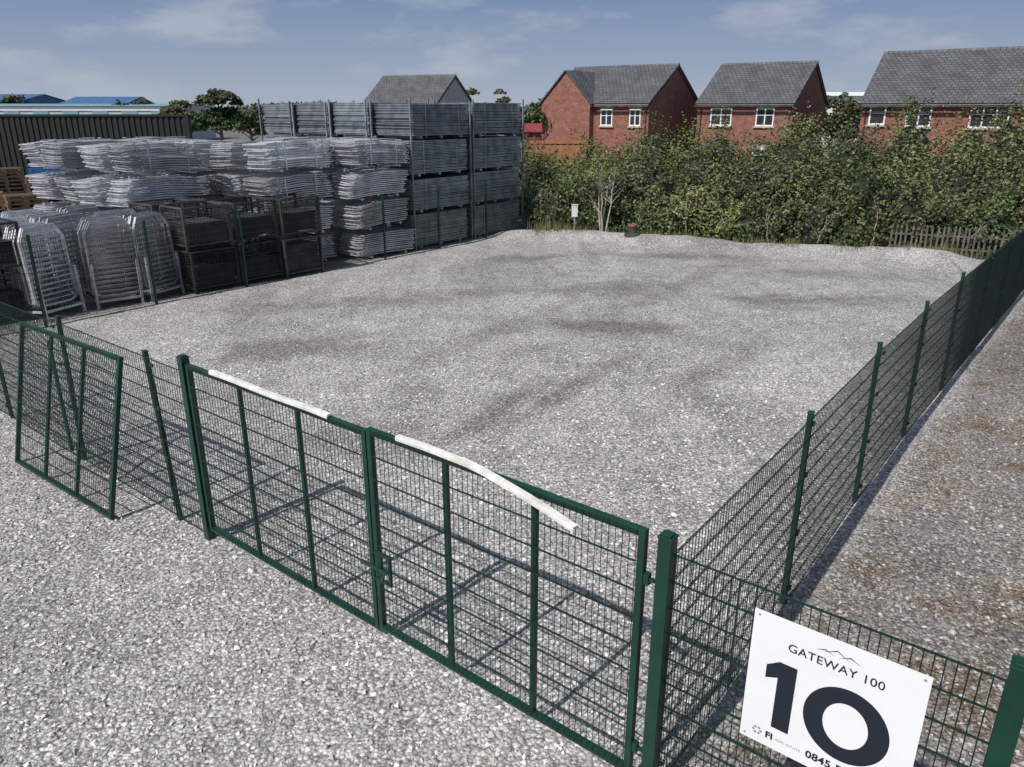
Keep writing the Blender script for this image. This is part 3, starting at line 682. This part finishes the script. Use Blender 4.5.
for q,p,r,h,n,k in blobs:
    c=qp(q,p,h*0.35); rad=(r,r,h*0.65)
    if c.x-r<0.9 and p<4 and q<-.5: continue
    pal=random.choice(palette); tone=random.uniform(.62,1.2)
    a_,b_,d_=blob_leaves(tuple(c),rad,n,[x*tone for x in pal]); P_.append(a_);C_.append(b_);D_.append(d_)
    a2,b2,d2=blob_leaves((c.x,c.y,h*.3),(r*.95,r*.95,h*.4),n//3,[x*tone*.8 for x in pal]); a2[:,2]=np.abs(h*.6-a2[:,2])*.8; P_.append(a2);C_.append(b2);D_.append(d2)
    for k2 in range(22):
        t=random.uniform(0,6.28); el=random.uniform(.3,1.5); dv=np.array([math.cos(t)*math.cos(el),math.sin(t)*math.cos(el),math.sin(el)])
        base_=np.array(tuple(c))+dv*np.array(rad)*.95; m=16; s=rng.uniform(0,1,m)[:,None]*random.uniform(.25,.95)
        pts_=base_+dv[None]*s+rng.normal(size=(m,3))*.05; P_.append(pts_); C_.append(green(m,[x*tone*1.1 for x in pal],1)); D_.append(np.repeat(dv[None],m,0))
    ico(core,(c.x,c.y,h*.35),(r*.70,r*.70,h*.46))
P=np.concatenate(P_); Cc=np.concatenate(C_); D=np.concatenate(D_)
P[:,2]=np.maximum(P[:,2],0.02)
m=rng.uniform(size=len(P))<0.012; Cc[m]=np.array([0.22,0.15,0.23])
m=rng.uniform(size=len(P))<0.05; Cc[m]=np.array([0.22,0.17,0.10])
shr=empty('boundary_shrubs')
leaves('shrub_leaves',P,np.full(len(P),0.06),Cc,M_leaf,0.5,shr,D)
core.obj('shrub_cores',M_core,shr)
sb=MB()
def stem(base,h,lean,r0,nb=5):
    pts=[]; p=Vector(base); 
    for i in range(7):
        f=i/6; pts.append(p+Vector((lean[0]*f+random.uniform(-.05,.05),lean[1]*f+random.uniform(-.05,.05),h*f)))
    sb.tube(pts,[r0*(1-.8*i/6)+.004 for i in range(7)],6)
    for k in range(nb):
        i=random.randint(2,5); q=pts[i]; sb.tube([q,q+Vector((random.uniform(-.5,.5),random.uniform(-.5,.3),random.uniform(.3,.7)))],[r0*.4,.004],5)
for (q,p) in [(6.2,.4),(9.1,.5),(12.4,.5),(4.6,.4),(15,.5),(7.7,.4),(10.6,.3)]:
    stem(tuple(qp(q,p,0)),random.uniform(.9,1.6),(random.uniform(-.4,.4),random.uniform(-.3,.2)),.018)
pb=simple('pale_bark',(0.36,0.32,0.26),.9,0,.3,8)
sb.obj('shrub_stems',pb,shr)
sp_=empty('sapling'); sb=MB()
for i in range(4): stem(tuple(qp(3.0+.1*i,-.05*i,0)),random.uniform(2.2,3.0),(random.uniform(-.55,.55),random.uniform(-.2,.2)),.035,7)
sb.obj('stems',pb,sp_)
c=qp(3.1,0,2.2); a_,b_,d_=blob_leaves(tuple(c),(.8,.6,.85),900,(0.15,0.17,0.06)); leaves('crown',a_,np.full(len(a_),.05),b_,M_leaf,.4,sp_,d_)
pf=MB()
def pal(q0,q1,p,h):
    q=q0
    while q<q1:
        b_=qp(q,p,0); ln=random.uniform(-.05,.05); hh=h*random.uniform(.95,1.03)
        pf.box_axes(b_+Vector((ln/2,0,hh/2)),e*.030,g*.006,Vector((ln/2,0,hh/2)))
        q+=.15
    for z in(.3,h-.3): pf.bar(qp(q0,p+.03,z),qp(q1,p+.03,z),.04,.05)
pal(12.9,17.5,.25,1.0); pal(-.6,2.6,1.3,1.6); pal(4.8,7.2,1.2,1.5)
pf.obj('palisade_fence',M_rustpal)

def tree(loc,h,cr,col,n=2600,ls=.22,name='broadleaf_tree',trunk_r=.22):
    root=empty(name,loc); mb=MB(); ctr=[]
    mb.tube([(0,0,-.1),(.05,0,h*.25),(0,.08,h*.5),(.05,0,h*.8)],[trunk_r,trunk_r*.8,trunk_r*.5,trunk_r*.15],8)
    for k in range(11):
        z=h*random.uniform(.25,.7); t=k*2.4; l=cr*random.uniform(.5,.9); q=Vector((math.cos(t)*l,math.sin(t)*l,z+l*.6)); mb.tube([(0,0,z),q*.5+Vector((0,0,z*.5)),q],[trunk_r*.4,trunk_r*.25,.02],5)
        ctr.append(q)
    for k in range(9): ctr.append(Vector((random.uniform(-.5,.5)*cr,random.uniform(-.5,.5)*cr,h*random.uniform(.45,.93))))
    mb.obj('trunk',M_bark,root)
    Pn=[];Cn=[];Dn=[]
    for q in ctr:
        r=cr*random.uniform(.28,.48); a_,b_,d_=blob_leaves(tuple(q),(r,r,r*.8),n//len(ctr),[x*random.uniform(.7,1.25) for x in col]); Pn.append(a_);Cn.append(b_);Dn.append(d_)
    P=np.concatenate(Pn); leaves('crown',P,np.full(len(P),ls),np.concatenate(Cn),M_leaf,.4,root,np.concatenate(Dn))
dk=(0.045,0.065,0.025)
def at(x,Yd): return ((x-512)/808*Yd,Yd,0)
tree(at(218,70),6.6,1.9,dk,5000,.16)
tree(at(182,75),5.3,1.9,(.08,.10,.04),3000,.16)
tree(at(248,85),5.0,1.6,(.08,.10,.04),2500,.16)
tree(at(466,88),7.4,1.8,(.08,.10,.04),2500,.18)
tree(at(505,95),6.8,1.5,(.08,.10,.04),2000,.18)
tree(at(553,80),6.9,2.2,(.08,.10,.04),2500,.18)
tree(at(533,60),4.6,1.8,(.09,.11,.045),2500,.15)
tree(at(836,62),5.3,2.3,dk,4000,.14)
tree(at(858,66),4.9,2.0,(.07,.09,.035),3000,.14)
tree(at(640,95),7.0,3,(.08,.10,.04),3000,.2)
tree(at(8,140),7.0,3.0,dk,2500,.3)
tree(at(140,120),5.4,3,(.07,.09,.04),2500,.3)
n=26000; xx=rng.uniform(-330,330,n); hh=3.2+3.2*vnoise(xx,xx*0,14,3)+1.8*vnoise(xx,xx*0,4,5); P=np.stack([xx,215+rng.uniform(-6,6,n),hh*rng.uniform(0,1,n)**.6],-1)
Cc=green(n,(0.09,0.11,0.09),1.0,.35)
leaves('distant_trees',P,np.full(n,.8),Cc,M_leaf,.3)
Pt=[]; 
def tuft(x,y,n,r,h):
    z=float(hgt(x,y)); 
    for _ in range(n): Pt.append((x+random.gauss(0,r),y+random.gauss(0,r),z,h*random.uniform(.5,1.2)))
tuft(1.35,28.6,160,.35,.38); tuft(1.9,28.9,80,.25,.28)
for _ in range(46):
    k=random.uniform(-2,22); b_=Vector((2.62,6.2,0))+rd*k+Vector((.78,-.625,0))*abs(random.gauss(0,.5)); tuft(b_.x,b_.y,random.randint(4,16),.07,.06)
for _ in range(14):
    k=random.uniform(0,14); b_=Lp-bdir*random.uniform(.3,8)+ain*random.uniform(-.15,.25); tuft(b_.x,b_.y,8,.06,.08)
for _ in range(60):
    q=random.uniform(0,16); b_=qp(q,random.uniform(-.6,.7)); tuft(b_.x,b_.y,24,.16,.25)
tv=MB()
for x,y,z,h in Pt:
    a_=random.uniform(0,6.28); w=.006+.02*h; l=random.uniform(-.5,.5)*h; n0=len(tv.v)
    tv.v+=[(x-w*math.cos(a_),y-w*math.sin(a_),z-.01),(x+w*math.cos(a_),y+w*math.sin(a_),z-.01),(x+l*math.sin(a_),y-l*math.cos(a_),z+h)]; tv.f.append((n0,n0+1,n0+2))
tv.obj('grass_tufts',simple('dry_grass',(0.13,0.13,0.05),.8,0,.4,3))
n=4200; k=rng.uniform(-2.5,14,n); o2=np.abs(rng.normal(0,.75,n))+.1
cl=vnoise(k*1.0,o2*1.0,.9,21)>.5; k,o2=k[cl],o2[cl]; n=len(k)
px_=2.62+rd.x*k+rd.y*o2; py_=6.2+rd.y*k-rd.x*o2; P=np.stack([px_,py_,hgt(px_,py_)+.012],-1)
leaves('leaf_litter',P,np.full(n,.015),green(n,(0.20,0.13,0.07),1,.5),M_leaf,3.0)

ub=empty('utility_box',tuple(qp(2.1,-.2))); m_=MB(); m_.bar((0,0,0),(0,0,.95),.06); m_.obj('pole',M_galv_dull,ub); m_=MB(); m_.box(-.11,.11,-.08,.08,.72,1.15); m_.box(-.125,.125,-.095,.095,1.15,1.18); m_.obj('cabinet',simple('grey_white_plastic',(.55,.56,.56)),ub,bevel=.01)
px,py=4.3,27.4; z=float(hgt(px,py)); mh=empty('drain_marker_pot',(px,py,z)); m_=MB(); m_.tube([(0,0,-.1),(0,0,.05),(0,0,.10),(0,0,.32)],[.3,.28,.17,.15],14); m_.obj('pot',M_dark,mh); m_=MB(); m_.tube([(0,0,.321),(0,0,.38)],[.17,.17],14); m_.obj('lid',simple('terracotta',(.22,.10,.08)),mh)

# ---------------------------------------------------------------- light, sky, camera
el=math.radians(50); az=math.radians(42)
sd=Vector((math.cos(el)*math.sin(az),math.cos(el)*math.cos(az),-math.sin(el)))
sun=bpy.data.lights.new('sun','SUN'); sun.energy=4.4; sun.angle=math.radians(0.5); sun.color=(1,.955,.90)
so_=bpy.data.objects.new('sun',sun); C.objects.link(so_); so_.rotation_euler=sd.to_track_quat('-Z','Y').to_euler(); so_.location=(-20,-20,30)
w=bpy.data.worlds.new('World'); S.world=w; w.use_nodes=True; nt=w.node_tree; bg=nt.nodes['Background']; L=nt.links.new
sk=N(nt,'ShaderNodeTexSky',sky_type='NISHITA'); sk.sun_disc=False; sk.sun_elevation=el; sk.sun_rotation=az+math.pi; sk.air_density=1.0; sk.dust_density=1.5; sk.ozone_density=1.0
tc=N(nt,'ShaderNodeTexCoord'); sp=N(nt,'ShaderNodeSeparateXYZ'); L(tc.outputs['Generated'],sp.inputs[0])
hz=ramp(nt,[(0.0,(4.6,5.2,6.2)),(0.05,(3.3,4.1,5.6)),(0.13,(1.9,2.75,4.7)),(1.0,(1.4,2.2,4.2))]); L(sp.outputs[2],hz.inputs['Fac'])
hf=ramp(nt,[(0.12,0.92),(0.4,0.15)]); L(sp.outputs[2],hf.inputs['Fac'])
m1=N(nt,'ShaderNodeMix',data_type='RGBA'); L(hf.outputs['Color'],m1.inputs[0]); L(sk.outputs[0],m1.inputs[6]); L(hz.outputs['Color'],m1.inputs[7])
mp=N(nt,'ShaderNodeMapping'); mp.inputs['Scale'].default_value=(1,1,3.0); mp.inputs['Location'].default_value=(.3,.1,0); L(tc.outputs['Generated'],mp.inputs[0])
no=N(nt,'ShaderNodeTexNoise'); no.inputs['Scale'].default_value=7.0; no.inputs['Detail'].default_value=9; no.inputs['Roughness'].default_value=.56; L(mp.outputs[0],no.inputs['Vector'])
r=ramp(nt,[(.49,0.0),(.67,.7)]); L(no.outputs['Fac'],r.inputs['Fac'])
mx=N(nt,'ShaderNodeMix',data_type='RGBA'); L(r.outputs['Color'],mx.inputs[0]); L(m1.outputs[2],mx.inputs[6]); mx.inputs[7].default_value=(5.0,5.4,6.2,1)
L(mx.outputs[2],bg.inputs['Color']); bg.inputs['Strength'].default_value=.09
cam=bpy.data.cameras.new('camera'); co=bpy.data.objects.new('camera',cam); C.objects.link(co); co.location=(0,0,4.5); co.rotation_euler=(math.radians(90-19.8),0,0)
cam.sensor_width=36; cam.lens=760/1024*36; cam.clip_end=6000; cam.clip_start=.05; S.camera=co
S.view_settings.view_transform='Standard'; S.view_settings.look='None'; S.view_settings.exposure=0
